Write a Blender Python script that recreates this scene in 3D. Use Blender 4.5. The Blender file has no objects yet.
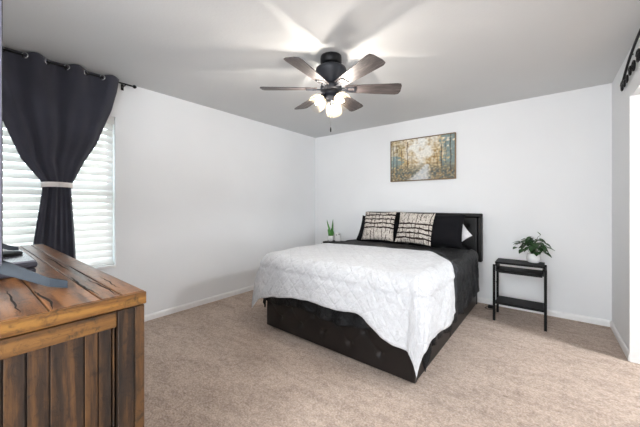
import bpy, bmesh, math, random
from mathutils import Vector, Matrix, noise
random.seed(7)
C = bpy.context.scene.collection
SC = bpy.context.scene
PI = math.pi
R = math.radians
# ------------------------------------------------------------------ camera
FPX = 285.8
cam_d = bpy.data.cameras.new('camera')
cam_d.sensor_width = 36.0
cam_d.lens = FPX / 640 * 36
cam_d.shift_y = -9.0 / 640
cam_d.clip_start = 0.02
cam = bpy.data.objects.new('camera', cam_d)
C.objects.link(cam)
cam.location = (0, 0, 1.225)
cam.rotation_euler = (R(90), 0, R(38.212))
SC.camera = cam
# ------------------------------------------------------------------ world, exposure
world = bpy.data.worlds.new('sky')
SC.world = world
world.use_nodes = True
wn = world.node_tree
bgn = wn.nodes['Background']
bgn.inputs['Color'].default_value = (0.80, 0.90, 1.0, 1)
bgn.inputs['Strength'].default_value = 0.66
SC.view_settings.view_transform = 'Standard'
SC.view_settings.look = 'None'
SC.view_settings.gamma = 1
SC.view_settings.use_curve_mapping = False
SC.view_settings.exposure = 3.38
BULB = 66.0
SIDE_FILL = 32.0
HALL_FILL = 12.0
dl = bpy.data.lights.new('hall_fill_light', 'AREA')       # unseen soft fill light added behind the camera; the hall has no window
dl.shape = 'RECTANGLE'; dl.size = 2.3; dl.size_y = 1.5; dl.energy = 17; dl.color = (0.92, 0.96, 1.0)
dlo = bpy.data.objects.new('hall_fill_light', dl); C.objects.link(dlo)
dlo.location = (0.35, -2.7, 1.45); dlo.rotation_euler = (R(90), 0, R(28))
SC.cycles.use_denoising = True
SC.cycles.max_bounces = 10
SC.cycles.diffuse_bounces = 7
SC.cycles.transparent_max_bounces = 12
SC.cycles.sample_clamp_indirect = 8

# ------------------------------------------------------------------ materials
def s2l(c):
    return tuple(((v / 255) / 12.92 if v / 255 <= 0.04045 else ((v / 255 + 0.055) / 1.055) ** 2.4) for v in c) + (1,)

class Mat:
    def __init__(s, name, col=(200, 200, 200), rough=0.6, metal=0.0, spec=0.5, sheen=0.0):
        s.m = bpy.data.materials.new(name)
        s.m.use_nodes = True
        s.nt = s.m.node_tree
        s.b = s.nt.nodes['Principled BSDF']
        s.b.inputs['Base Color'].default_value = s2l(col)
        s.b.inputs['Roughness'].default_value = rough
        s.b.inputs['Metallic'].default_value = metal
        s.b.inputs['Specular IOR Level'].default_value = spec
        if sheen:
            s.b.inputs['Sheen Weight'].default_value = sheen
        s._c = {}
    def n(s, t, **kw):
        nd = s.nt.nodes.new(t)
        for k, v in kw.items():
            if k in nd.inputs: nd.inputs[k].default_value = v
            else: setattr(nd, k, v)
        return nd
    def l(s, a, b): s.nt.links.new(a, b)
    def co(s, kind='Object', scale=(1, 1, 1), rot=(0, 0, 0)):
        t = s.n('ShaderNodeTexCoord')
        mp = s.n('ShaderNodeMapping')
        mp.inputs['Scale'].default_value = scale
        mp.inputs['Rotation'].default_value = rot
        s.l(t.outputs[kind], mp.inputs['Vector'])
        return mp.outputs[0]
    def noise(s, vec, scale=5, detail=3, rough=0.5, dist=0.0):
        nn = s.n('ShaderNodeTexNoise')
        nn.inputs['Scale'].default_value = scale
        nn.inputs['Detail'].default_value = detail
        nn.inputs['Roughness'].default_value = rough
        nn.inputs['Distortion'].default_value = dist
        s.l(vec, nn.inputs['Vector'])
        return nn.outputs['Fac']
    def ramp(s, fac, stops):
        r = s.n('ShaderNodeValToRGB')
        e = r.color_ramp.elements
        while len(e) < len(stops): e.new(0.5)
        for i, (p, c) in enumerate(stops):
            e[i].position = p
            e[i].color = s2l(c)
        s.l(fac, r.inputs[0])
        return r.outputs[0]
    def mix(s, a, b, fac, mode='MIX'):
        x = s.n('ShaderNodeMix', data_type='RGBA', blend_type=mode)
        if isinstance(fac, (int, float)): x.inputs[0].default_value = fac
        else: s.l(fac, x.inputs[0])
        for i, v in ((6, a), (7, b)):
            if isinstance(v, tuple): x.inputs[i].default_value = s2l(v) if len(v) == 3 else v
            else: s.l(v, x.inputs[i])
        return x.outputs[2]
    def math(s, op, a, b=None):
        x = s.n('ShaderNodeMath', operation=op)
        for i, v in enumerate((a, b)):
            if v is None: continue
            if isinstance(v, (int, float)): x.inputs[i].default_value = v
            else: s.l(v, x.inputs[i])
        return x.outputs[0]
    def color(s, o): s.l(o, s.b.inputs['Base Color']); return s
    def bump(s, h, strength=0.3, dist=0.01):
        b = s.n('ShaderNodeBump')
        b.inputs['Strength'].default_value = strength
        b.inputs['Distance'].default_value = dist
        s.l(h, b.inputs['Height'])
        s.l(b.outputs[0], s.b.inputs['Normal'])
        return s

def simple(name, col, rough=0.6, metal=0.0, spec=0.5, var=0.06, vs=30, sheen=0, bump=0.0):
    m = Mat(name, col, rough, metal, spec, sheen)
    f = m.noise(m.co(), vs, 3)
    lo = tuple(max(0, c * (1 - var)) for c in col); hi = tuple(min(255, c * (1 + var)) for c in col)
    m.color(m.ramp(f, [(0.3, lo), (0.7, hi)]))
    if bump: m.bump(m.noise(m.co(), vs * 4, 2), bump, 0.002)
    return m.m

def wall_mat(name, col, bump=0.12, sc=90):
    m = Mat(name, col, 0.75, 0, 0.3)
    v = m.co()
    f = m.noise(v, 1.2, 2)
    m.color(m.ramp(f, [(0.3, tuple(c - 2 for c in col)), (0.7, tuple(c + 2 for c in col))]))
    m.bump(m.noise(v, sc, 3, 0.6), bump, 0.004)
    return m.m

M = {}
M['wall'] = wall_mat('painted_wall', (230, 232, 234))
M['ceiling'] = wall_mat('textured_ceiling', (211, 213, 214), 0.25, 60)
M['trim'] = simple('white_trim', (236, 236, 236), 0.4, var=0.01)
M['adj_wall'] = wall_mat('side_room_wall', (235, 235, 235))

def carpet():
    m = Mat('carpet', (180, 158, 140), 1.0, 0, 0.05, 0.2)
    v = m.co()
    fine = m.noise(v, 85, 3, 0.75)
    mid = m.noise(v, 26, 4, 0.75)
    big = m.noise(m.co('Object', (1.0, 2.6, 1), (0, 0, R(35))), 3.4, 6, 0.7, 0.8)
    c1 = m.ramp(fine, [(0.36, (92, 72, 57)), (0.5, (178, 157, 141)), (0.62, (230, 212, 198))])
    c2 = m.ramp(mid, [(0.38, (130, 109, 94)), (0.58, (208, 188, 172))])
    c3 = m.ramp(big, [(0.36, (144, 122, 106)), (0.60, (200, 179, 163))])
    a = m.mix(c1, c2, 0.5)
    m.color(m.mix(a, c3, 0.4))
    h = m.math('ADD', fine, m.math('MULTIPLY', mid, 1.3))
    m.bump(h, 0.9, 0.012)
    return m.m
M['carpet'] = carpet()

def wood(name, dark, mid_, light, ax=0, rough=0.35, scale=1.0, knots=True, seam=True):
    """reclaimed stained wood; the grain runs along object axis ax; attribute pid varies each plank"""
    m = Mat(name, mid_, rough, 0, 0.5)
    sc = [9 * scale] * 3; sc[ax] = 0.9 * scale
    t = m.n('ShaderNodeTexCoord')
    at = m.n('ShaderNodeAttribute', attribute_name='pid')
    vm = m.n('ShaderNodeVectorMath', operation='SCALE'); vm.inputs['Scale'].default_value = 7.3
    m.l(at.outputs['Vector'], vm.inputs[0])
    va = m.n('ShaderNodeVectorMath', operation='ADD')
    m.l(t.outputs['Object'], va.inputs[0]); m.l(vm.outputs[0], va.inputs[1])
    mp = m.n('ShaderNodeMapping'); mp.inputs['Scale'].default_value = sc
    m.l(va.outputs[0], mp.inputs['Vector'])
    v = mp.outputs[0]
    g = m.noise(v, 2.2, 6, 0.6, 1.2)
    w = m.n('ShaderNodeTexWave', wave_type='RINGS', rings_direction='XYZ'[ax])
    for k, x in (('Scale', 1.1), ('Distortion', 5.0), ('Detail', 3.0), ('Detail Scale', 1.2)): w.inputs[k].default_value = x
    m.l(v, w.inputs['Vector'])
    fine = m.noise(v, 16, 4, 0.7)
    f = m.math('ADD', m.math('MULTIPLY', g, 0.60), m.math('ADD', m.math('MULTIPLY', w.outputs['Fac'], 0.12), m.math('MULTIPLY', fine, 0.38)))
    f = m.math('ADD', f, m.math('MULTIPLY', m.math('SUBTRACT', at.outputs['Fac'], 0.5), 0.22))
    c = m.ramp(f, [(0.36, dark), (0.52, mid_), (0.67, light)])
    # dark worn blotches
    bl = m.noise(m.co('Object', (1, 1, 1)), 26, 6, 0.75, 0.8)
    blm = m.ramp(bl, [(0.52, (0, 0, 0)), (0.68, (255, 255, 255))])
    c = m.mix(c, tuple(int(x * 0.35) for x in dark), m.math('MULTIPLY', blm, 0.75))
    m.color(c)
    m.bump(m.math('SUBTRACT', f, m.math('MULTIPLY', blm, 0.3)), 0.35, 0.004)
    return m.m
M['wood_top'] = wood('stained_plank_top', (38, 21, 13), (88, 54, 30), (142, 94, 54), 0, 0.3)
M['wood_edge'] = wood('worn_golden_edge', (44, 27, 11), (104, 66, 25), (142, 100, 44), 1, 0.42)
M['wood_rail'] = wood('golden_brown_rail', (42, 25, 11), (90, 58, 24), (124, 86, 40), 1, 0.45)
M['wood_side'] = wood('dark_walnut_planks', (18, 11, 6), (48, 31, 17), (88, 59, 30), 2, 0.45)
M['wood_gap'] = simple('dark_gap', (24, 15, 10), 0.8)
M['iron'] = simple('black_iron', (24, 24, 26), 0.45, 0.6)
M['black_paint'] = simple('black_painted_wood', (6, 6, 7), 0.55, 0, 0.2, var=0.1)
M['black_metal'] = simple('black_tube_metal', (6, 6, 7), 0.5, 0.0, 0.2)
M['fan_metal'] = simple('dark_bronze_fan_metal', (24, 27, 34), 0.5, 0.2)
M['chrome'] = simple('brushed_steel', (190, 190, 192), 0.25, 1.0, var=0.03)
M['white_ceramic'] = simple('white_ceramic', (240, 240, 240), 0.25, var=0.01)
M['soil'] = simple('potting_soil', (45, 32, 24), 0.95, var=0.3, vs=120)
M['plastic_grey'] = simple('slate_grey_plastic', (50, 60, 70), 0.5, var=0.03)
M['tv_grey'] = simple('tv_housing', (128, 128, 146), 0.4, var=0.02)
M['tv_screen'] = simple('dark_screen', (8, 8, 10), 0.1, var=0.02)
M['box_dark'] = simple('charcoal_box', (48, 46, 54), 0.5, var=0.04)
M['box_top'] = simple('smooth_grey_lid', (120, 120, 128), 0.18, spec=0.8, var=0.03)
M['white_plastic'] = simple('white_plastic', (232, 232, 230), 0.35, var=0.01)
M['ground'] = simple('outside_ground', (170, 165, 150), 0.9, var=0.1, vs=4)
M['fence'] = simple('outside_cream_boards', (226, 208, 160), 0.8, var=0.05, vs=3)

def leather(name, col, rough):
    m = Mat(name, col, rough, 0, 0.3)
    v = m.co()
    m.color(m.ramp(m.noise(v, 6, 4), [(0.3, tuple(c * 0.8 for c in col)), (0.7, tuple(c * 1.2 for c in col))]))
    vo = m.n('ShaderNodeTexVoronoi'); vo.inputs['Scale'].default_value = 180
    m.l(v, vo.inputs['Vector'])
    m.bump(vo.outputs['Distance'], 0.12, 0.002)
    return m.m
M['leather'] = leather('dark_brown_faux_leather', (22, 18, 17), 0.40)
M['leather_head'] = leather('black_faux_leather', (9, 8, 9), 0.40)

def cloth(name, col, rough=0.85, sheen=0.3, weave=900, wr=0.25, wrs=14, var=0.1, dist=0.01):
    m = Mat(name, col, rough, 0, 0.3, sheen)
    v = m.co()
    m.color(m.ramp(m.noise(v, 5, 4, 0.6), [(0.3, tuple(c * (1 - var) for c in col)), (0.7, tuple(min(255, c * (1 + var)) for c in col))]))
    h = m.math('ADD', m.noise(v, wrs, 4, 0.55, 0.4), m.math('MULTIPLY', m.noise(v, weave, 1), 0.03))
    m.bump(h, wr, dist)
    return m.m
def comforter_mat():
    m = Mat('charcoal_comforter_satin', (30, 31, 36), 0.5, 0, 0.28)
    v = m.co()
    base = m.ramp(m.noise(v, 5, 4, 0.6), [(0.3, (6, 7, 9)), (0.7, (12, 13, 16))])
    t = m.n('ShaderNodeTexCoord'); sx = m.n('ShaderNodeSeparateXYZ'); m.l(t.outputs['UV'], sx.inputs[0])
    d = m.math('ABSOLUTE', m.math('SUBTRACT', sx.outputs[1], 0.09))
    k = m.math('LESS_THAN', d, 0.024)
    m.color(m.mix(base, (52, 54, 60), k))
    w = m.noise(m.co('Object', (1, 1, 1)), 11, 5, 0.6, 1.5)
    m.bump(w, 0.9, 0.03)
    return m.m
M['comforter'] = comforter_mat()
M['sheet'] = cloth('black_sheet', (12, 12, 15), 0.85, 0.0)
M['black_pillow'] = cloth('black_pillow_fabric', (10, 10, 16), 0.9, 0.0, 700, 0.3, 10)
M['white_pillow'] = cloth('white_pillowcase', (225, 225, 228), 0.85, 0.2)
M['tieback'] = cloth('white_tieback_fabric', (232, 228, 226), 0.8, 0.2)

def curtain_mat():
    m = Mat('charcoal_curtain', (40, 40, 48), 0.8, 0, 0.3, 0.25)
    v = m.co()
    m.color(m.ramp(m.noise(v, 3, 3), [(0.3, (54, 55, 65)), (0.7, (65, 66, 78))]))
    m.bump(m.noise(v, 500, 2), 0.08, 0.002)
    tr = m.n('ShaderNodeBsdfTranslucent'); tr.inputs['Color'].default_value = s2l((80, 80, 90))
    mx = m.n('ShaderNodeMixShader'); mx.inputs[0].default_value = 0.2
    m.l(m.b.outputs[0], mx.inputs[1]); m.l(tr.outputs[0], mx.inputs[2])
    m.l(mx.outputs[0], m.nt.nodes['Material Output'].inputs['Surface'])
    return m.m
M['curtain'] = curtain_mat()

def slat_mat():
    m = Mat('white_blind_slat', (238, 238, 238), 0.5, 0, 0.4)
    tr = m.n('ShaderNodeBsdfTranslucent'); tr.inputs['Color'].default_value = s2l((250, 248, 244))
    mx = m.n('ShaderNodeMixShader'); mx.inputs[0].default_value = 0.35
    m.l(m.b.outputs[0], mx.inputs[1]); m.l(tr.outputs[0], mx.inputs[2])
    m.l(mx.outputs[0], m.nt.nodes['Material Output'].inputs['Surface'])
    return m.m
M['slat'] = slat_mat()

def quilt_mat():
    m = Mat('white_quilted_cotton', (236, 236, 236), 0.9, 0, 0.2, 0.2)
    v = m.co('UV')
    v1 = m.co('UV', (1, 1, 1), (0, 0, R(45)))
    sx = m.n('ShaderNodeSeparateXYZ'); m.l(v1, sx.inputs[0])
    def lines(o):
        f = m.math('FRACT', m.math('MULTIPLY', o, 11.0))
        d = m.math('ABSOLUTE', m.math('SUBTRACT', f, 0.5))
        return m.math('POWER', m.math('MULTIPLY', d, 2.0), 6.0)
    ln = m.math('MAXIMUM', lines(sx.outputs[0]), lines(sx.outputs[1]))
    puck = m.noise(v, 38, 4, 0.6, 1.0)
    big = m.noise(v, 7, 3, 0.5, 0.8)
    h = m.math('SUBTRACT', m.math('ADD', m.math('MULTIPLY', puck, 0.7), m.math('MULTIPLY', big, 2.0)), m.math('MULTIPLY', ln, 0.35))
    m.bump(h, 0.75, 0.016)
    m.color(m.ramp(puck, [(0.3, (188, 189, 192)), (0.7, (207, 208, 211))]))
    return m.m
M['quilt'] = quilt_mat()

def cushion_mat():
    """cream woven face with dark brown bands and upright strokes"""
    m = Mat('cream_and_brown_patterned_weave', (220, 210, 195), 0.95, 0, 0.2, 0.1)
    t = m.n('ShaderNodeTexCoord')
    dn = m.n('ShaderNodeTexNoise'); dn.inputs['Scale'].default_value = 5; dn.inputs['Detail'].default_value = 2
    m.l(t.outputs['UV'], dn.inputs['Vector'])
    vs = m.n('ShaderNodeVectorMath', operation='SCALE'); vs.inputs['Scale'].default_value = 0.09
    m.l(dn.outputs['Color'], vs.inputs[0])
    va = m.n('ShaderNodeVectorMath', operation='ADD'); m.l(t.outputs['UV'], va.inputs[0]); m.l(vs.outputs[0], va.inputs[1])
    sx = m.n('ShaderNodeSeparateXYZ'); m.l(va.outputs[0], sx.inputs[0])
    def line(o, freq, width, ph=0.0):
        f = m.math('FRACT', m.math('ADD', m.math('MULTIPLY', o, freq), ph))
        return m.math('LESS_THAN', f, width)
    ub, vb = sx.outputs[0], sx.outputs[1]
    bands = m.math('MULTIPLY', line(vb, 6.5, 0.33), m.math('MULTIPLY', m.math('GREATER_THAN', vb, 0.12), m.math('LESS_THAN', vb, 0.74)))
    vert = line(ub, 8.0, 0.15, 0.1)
    gate = m.math('GREATER_THAN', m.noise(m.co('UV', (9, 3, 1)), 1.0, 1), 0.46)
    vert = m.math('MULTIPLY', vert, gate)
    blot = m.math('GREATER_THAN', m.noise(m.co('UV', (16, 11, 1)), 2.0, 3, 0.7, 1.0), 0.56)
    dk = m.math('MAXIMUM', m.math('MAXIMUM', bands, vert), m.math('MULTIPLY', blot, 0.75))
    base = m.ramp(m.noise(m.co('UV', (30, 30, 1)), 2, 3), [(0.3, (170, 160, 150)), (0.7, (224, 218, 210))])
    m.color(m.mix(base, (44, 32, 30), dk))
    m.bump(m.noise(m.co('UV'), 60, 3), 0.4, 0.004)
    return m.m
M['cushion'] = cushion_mat()

def blade_mat():
    m = Mat('weathered_grey_wood', (100, 92, 90), 0.5, 0, 0.4)
    v = m.co('UV', (1.5, 14, 1))
    f = m.math('ADD', m.math('MULTIPLY', m.noise(v, 2.5, 5, 0.65, 0.5), 0.7), m.math('MULTIPLY', m.noise(v, 14, 3), 0.3))
    m.color(m.ramp(f, [(0.3, (40, 36, 37)), (0.5, (74, 68, 68)), (0.7, (118, 110, 107))]))
    m.bump(f, 0.2, 0.002)
    return m.m
M['blade'] = blade_mat()

def glass_shade():
    m = bpy.data.materials.new('clear_ribbed_glass'); m.use_nodes = True
    nt = m.node_tree; nt.nodes.clear()
    out = nt.nodes.new('ShaderNodeOutputMaterial')
    tr = nt.nodes.new('ShaderNodeBsdfTransparent'); tr.inputs[0].default_value = (0.95, 0.94, 0.92, 1)
    gl = nt.nodes.new('ShaderNodeBsdfGlossy'); gl.inputs['Roughness'].default_value = 0.12
    tl = nt.nodes.new('ShaderNodeBsdfTranslucent'); tl.inputs[0].default_value = (1.0, 0.82, 0.58, 1)
    fr = nt.nodes.new('ShaderNodeFresnel'); fr.inputs[0].default_value = 1.0
    wv = nt.nodes.new('ShaderNodeTexVoronoi'); wv.inputs['Scale'].default_value = 45
    tc = nt.nodes.new('ShaderNodeTexCoord'); nt.links.new(tc.outputs['Object'], wv.inputs['Vector'])
    bp = nt.nodes.new('ShaderNodeBump'); bp.inputs['Strength'].default_value = 0.8; bp.inputs['Distance'].default_value = 0.01
    nt.links.new(wv.outputs['Distance'], bp.inputs['Height'])
    for x in (gl, tl, fr): nt.links.new(bp.outputs[0], x.inputs['Normal'])
    m1 = nt.nodes.new('ShaderNodeMixShader'); m1.inputs[0].default_value = 0.035
    nt.links.new(tr.outputs[0], m1.inputs[1]); nt.links.new(tl.outputs[0], m1.inputs[2])
    m2 = nt.nodes.new('ShaderNodeMixShader')
    nt.links.new(fr.outputs[0], m2.inputs[0]); nt.links.new(m1.outputs[0], m2.inputs[1]); nt.links.new(gl.outputs[0], m2.inputs[2])
    nt.links.new(m2.outputs[0], out.inputs[0])
    return m
M['shade'] = glass_shade()

def pane_glass():
    m = bpy.data.materials.new('window_glass'); m.use_nodes = True
    nt = m.node_tree; nt.nodes.clear()
    out = nt.nodes.new('ShaderNodeOutputMaterial')
    tr = nt.nodes.new('ShaderNodeBsdfTransparent'); tr.inputs[0].default_value = (0.95, 0.97, 0.96, 1)
    gl = nt.nodes.new('ShaderNodeBsdfGlossy'); gl.inputs['Roughness'].default_value = 0.02
    mx = nt.nodes.new('ShaderNodeMixShader'); mx.inputs[0].default_value = 0.06
    nt.links.new(tr.outputs[0], mx.inputs[1]); nt.links.new(gl.outputs[0], mx.inputs[2]); nt.links.new(mx.outputs[0], out.inputs[0])
    return m
M['pane'] = pane_glass()

def emit(name, col, st):
    m = bpy.data.materials.new(name); m.use_nodes = True
    nt = m.node_tree; nt.nodes.clear()
    out = nt.nodes.new('ShaderNodeOutputMaterial'); e = nt.nodes.new('ShaderNodeEmission')
    e.inputs[0].default_value = col; e.inputs[1].default_value = st
    nt.links.new(e.outputs[0], out.inputs[0])
    return m
M['bulb'] = emit('warm_bulb_glow', (1.0, 0.92, 0.84, 1), BULB)
M['side_fill'] = emit('side_room_fill_glow', (0.93, 0.97, 1.0, 1), SIDE_FILL)
M['hall_fill'] = emit('hall_fill_glow', (0.86, 0.94, 1.0, 1), HALL_FILL)

def leaf_mat(name, a, b, rough=0.4):
    m = Mat(name, a, rough, 0, 0.5)
    m.color(m.ramp(m.noise(m.co(), 25, 3), [(0.3, a), (0.7, b)]))
    return m.m
M['leaf'] = leaf_mat('glossy_green_leaf', (18, 46, 18), (44, 84, 36))
M['snake_leaf'] = leaf_mat('snake_plant_leaf', (36, 92, 28), (82, 150, 56))

def painting_mat():
    m = Mat('oil_paint', (200, 190, 160), 0.6, 0, 0.3)
    at = m.n('ShaderNodeAttribute', attribute_name='paint')
    m.color(at.outputs['Color'])
    return m.m
M['painting'] = painting_mat()
M['frame_gold'] = simple('thin_bronze_frame', (112, 88, 58), 0.4, 0.4)

# ------------------------------------------------------------------ mesh helpers
class MB:
    def __init__(s): s.v = []; s.f = []; s.sm = []; s.uv = {}; s.pid = {}
    def add(s, vs, fs, smooth=False, uvs=None, pid=None):
        o = len(s.v)
        s.v += [tuple(p) for p in vs]
        for f in fs:
            k = len(s.f)
            s.f.append([i + o for i in f]); s.sm.append(smooth)
            if uvs: s.uv[k] = [uvs[i] for i in f]
            if pid is not None: s.pid[k] = pid
        return s
    def box(s, a, b, pid=None, bev=0.0, T=None, seg=2):
        bm = bmesh.new()
        bmesh.ops.create_cube(bm, size=1)
        for v in bm.verts:
            v.co = Vector([a[i] + (b[i] - a[i]) * (v.co[i] + 0.5) for i in range(3)])
        if bev > 0:
            bmesh.ops.bevel(bm, geom=list(bm.edges), offset=bev, segments=seg, affect='EDGES', profile=0.5)
        bm.verts.ensure_lookup_table()
        bmesh.ops.recalc_face_normals(bm, faces=bm.faces)
        vs = [(T @ v.co if T else v.co.copy()) for v in bm.verts]
        idx = {v: i for i, v in enumerate(bm.verts)}
        s.add(vs, [[idx[v] for v in f.verts] for f in bm.faces], False, None, pid)
        bm.free(); return s
    def tube(s, pts, r, n=10, cap=True, smooth=True, closed=False):
        pts = [Vector(p) for p in pts]
        rs = r if isinstance(r, (list, tuple)) else [r] * len(pts)
        vs = []; up = None
        for i, p in enumerate(pts):
            if closed: d = pts[(i + 1) % len(pts)] - pts[i - 1]
            else: d = pts[min(i + 1, len(pts) - 1)] - pts[max(i - 1, 0)]
            d.normalize()
            if up is None:
                up = Vector((0, 0, 1)) if abs(d.z) < 0.9 else Vector((1, 0, 0))
            x = d.cross(up); x.normalize(); y = x.cross(d); up = y
            for k in range(n):
                a = 2 * PI * k / n
                vs.append(p + (x * math.cos(a) + y * math.sin(a)) * rs[i])
        fs = []
        m = len(pts)
        for i in range(m if closed else m - 1):
            j = (i + 1) % m
            for k in range(n):
                k2 = (k + 1) % n
                fs.append([i * n + k, i * n + k2, j * n + k2, j * n + k])
        if cap and not closed:
            fs.append(list(range(n))[::-1]); fs.append([(m - 1) * n + k for k in range(n)])
        s.add(vs, fs, smooth); return s
    def lathe(s, prof, n=32, T=None, smooth=True, cap=True, ridge=None):
        vs = []
        for r, z in prof:
            for k in range(n):
                a = 2 * PI * k / n
                rr = r * (1 + (ridge * (1 if k % 2 else -1) if ridge else 0))
                p = Vector((rr * math.cos(a), rr * math.sin(a), z))
                vs.append(T @ p if T else p)
        fs = []
        for i in range(len(prof) - 1):
            for k in range(n):
                k2 = (k + 1) % n
                fs.append([i * n + k, i * n + k2, (i + 1) * n + k2, (i + 1) * n + k])
        if cap:
            if prof[0][0] > 1e-4: fs.append(list(range(n))[::-1])
            if prof[-1][0] > 1e-4: fs.append([(len(prof) - 1) * n + k for k in range(n)])
        s.add(vs, fs, smooth); return s
    def prism(s, poly, z0, z1, T=None, uvs=None):
        n = len(poly)
        vs = [Vector((x, y, z0)) for x, y in poly] + [Vector((x, y, z1)) for x, y in poly]
        if T: vs = [T @ v for v in vs]
        fs = [list(range(n))[::-1], [n + i for i in range(n)]] + [[i, (i + 1) % n, n + (i + 1) % n, n + i] for i in range(n)]
        s.add(vs, fs, False, (uvs + uvs) if uvs else None); return s
    def grid(s, fn, nu, nv, uvfn=None, smooth=True, closed_u=False):
        vs = []; uvs = []
        for j in range(nv + 1):
            for i in range(nu + 1):
                vs.append(fn(i / nu, j / nv)); uvs.append(uvfn(i / nu, j / nv) if uvfn else (i / nu, j / nv))
        w = nu + 1
        fs = [[j * w + i, j * w + i + 1, (j + 1) * w + i + 1, (j + 1) * w + i] for j in range(nv) for i in range(nu)]
        s.add(vs, fs, smooth, uvs); return s
    def mesh(s, name):
        me = bpy.data.meshes.new(name)
        me.from_pydata(s.v, [], s.f)
        me.polygons.foreach_set('use_smooth', s.sm)
        if s.uv:
            ul = me.uv_layers.new(name='UVMap')
            for k, us in s.uv.items():
                p = me.polygons[k]
                for li, u in zip(p.loop_indices, us): ul.data[li].uv = u
        if s.pid:
            at = me.attributes.new('pid', 'FLOAT_COLOR', 'FACE')
            for k, c in s.pid.items(): at.data[k].color = (c, c, c, 1)
        me.update()
        return me
    def build(s, name, mat, parent=None, loc=(0, 0, 0), rot=(0, 0, 0), label=None):
        o = bpy.data.objects.new(name, s.mesh(name))
        if mat is not None: o.data.materials.append(mat)
        C.objects.link(o)
        o.location = loc; o.rotation_euler = rot
        if parent is not None: o.parent = parent
        if label: o['label'] = label
        return o

def tag(o, label, cat, group=None, kind=None):
    o['label'] = label; o['category'] = cat
    if group: o['group'] = group
    if kind: o['kind'] = kind
    return o
def thing(name, label, cat, loc=(0, 0, 0), rz=0, group=None):
    o = bpy.data.objects.new(name, None); C.objects.link(o)
    o.empty_display_size = 0.1
    o.location = loc; o.rotation_euler = (0, 0, rz)
    return tag(o, label, cat, group)
def struct(o):
    o['kind'] = 'structure'; return o
def kids(o): return [c for c in bpy.data.objects if c.parent == o]
def copy_tree(o, parent=None):
    c = o.copy(); C.objects.link(c); c.parent = parent
    for ch in kids(o): copy_tree(ch, c)
    return c
def add_subsurf(o, n=1):
    m = o.modifiers.new('sub', 'SUBSURF'); m.levels = n; m.render_levels = n
def add_solid(o, t, off=-1):
    m = o.modifiers.new('sol', 'SOLIDIFY'); m.thickness = t; m.offset = off
def sst(a, b, x):
    t = max(0, min(1, (x - a) / (b - a))); return t * t * (3 - 2 * t)
def interp(pts, x):
    if x <= pts[0][0]: return pts[0][1]
    for (a, va), (b, vb) in zip(pts, pts[1:]):
        if x <= b:
            t = (x - a) / (b - a); t = t * t * (3 - 2 * t) if False else t
            return va + (vb - va) * t
    return pts[-1][1]

# ------------------------------------------------------------------ room shell
LX, RX, BY, FY, H = -3.30, 0.525, 4.05, -0.40, 2.44
WT = 0.14
WY0, WY1, WZ0, WZ1 = 0.03, 0.957, 0.62, 2.08     # window opening
DY0, DY1, DZ = 1.75, 3.25, 2.07                  # opening in right wall
SX1 = 2.6                                        # side room far wall
HX0, HX1, HY = -1.6, 0.525, -3.2                 # unseen opening and hall behind the camera, added to let in fill light
struct(MB().box((LX - WT, HY - WT, -0.12), (SX1 + WT, BY + WT, 0)).build('floor', M['carpet']))
struct(MB().box((LX - WT, HY - WT, H), (SX1 + WT, BY + WT, H + 0.12)).build('ceiling', M['ceiling']))
b = MB()
b.box((LX - WT, FY - WT, 0), (LX, WY0, H)); b.box((LX - WT, WY1, 0), (LX, BY + WT, H))
b.box((LX - WT, WY0, 0), (LX, WY1, WZ0)); b.box((LX - WT, WY0, WZ1), (LX, WY1, H))
struct(b.build('wall_left', M['wall']))
struct(MB().box((LX, BY, 0), (SX1, BY + WT, H)).build('wall_back', M['wall']))
b = MB()
b.box((RX, DY1, 0), (RX + 0.12, BY, H)); b.box((RX, FY, 0), (RX + 0.12, DY0, H)); b.box((RX, DY0, DZ), (RX + 0.12, DY1, H))
struct(b.build('wall_right', M['wall']))
b = MB()
b.box((LX, FY - 0.12, 0), (HX0, FY, H)); b.box((HX1, FY - 0.12, 0), (SX1, FY, H)); 
struct(b.build('wall_front', M['wall']))
b = MB()
b.box((-2.6, HY - WT, 0), (SX1, HY, H)); b.box((-2.6 - WT, HY - WT, 0), (-2.6, FY - 0.12, H)); b.box((1.6, HY, 0), (1.6 + WT, FY - 0.12, H))
struct(b.build('wall_added_hall', M['adj_wall']))  # walls of the added hall, out of view, holding the fill lights
struct(MB().box((SX1, FY - WT, 0), (SX1 + WT, BY + WT, H)).build('wall_side_room', M['adj_wall']))
# baseboards
def baseboard(name, pts):
    b = MB()
    prof = [(0, 0), (0.013, 0), (0.013, 0.045), (0.009, 0.057), (0.004, 0.063), (0, 0.064)]
    for (p, q, nrm) in pts:
        p = Vector(p); q = Vector(q); nv = Vector(nrm)
        vs = []
        for e in (p, q):
            for d, z in prof: vs.append(e + nv * d + Vector((0, 0, z)))
        k = len(prof)
        fs = [[i, (i + 1) % k, k + (i + 1) % k, k + i] for i in range(k)] + [list(range(k))[::-1], [k + i for i in range(k)]]
        b.add(vs, fs)
    return struct(b.build(name, M['trim']))
baseboard('baseboard_left', [((LX, FY, 0), (LX, BY, 0), (1, 0, 0))])
baseboard('baseboard_back', [((LX + 0.013, BY, 0), (RX - 0.013, BY, 0), (0, -1, 0))])
baseboard('baseboard_right', [((RX, BY, 0), (RX, DY1, 0), (-1, 0, 0)), ((RX, DY0, 0), (RX, FY, 0), (-1, 0, 0))])
baseboard('baseboard_front', [((LX + 0.013, FY, 0), (HX0, FY, 0), (0, 1, 0))])
# white jamb liner of the opening (sides and head), with narrow stops
b = MB()
b.box((RX - 0.008, DY1 - 0.012, 0), (RX + 0.128, DY1 + 0.002, DZ + 0.0), bev=0.003)
b.box((RX - 0.008, DY0 - 0.002, 0), (RX + 0.128, DY0 + 0.012, DZ + 0.0), bev=0.003)
struct(b.build('trim_1', M['trim']))
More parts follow.
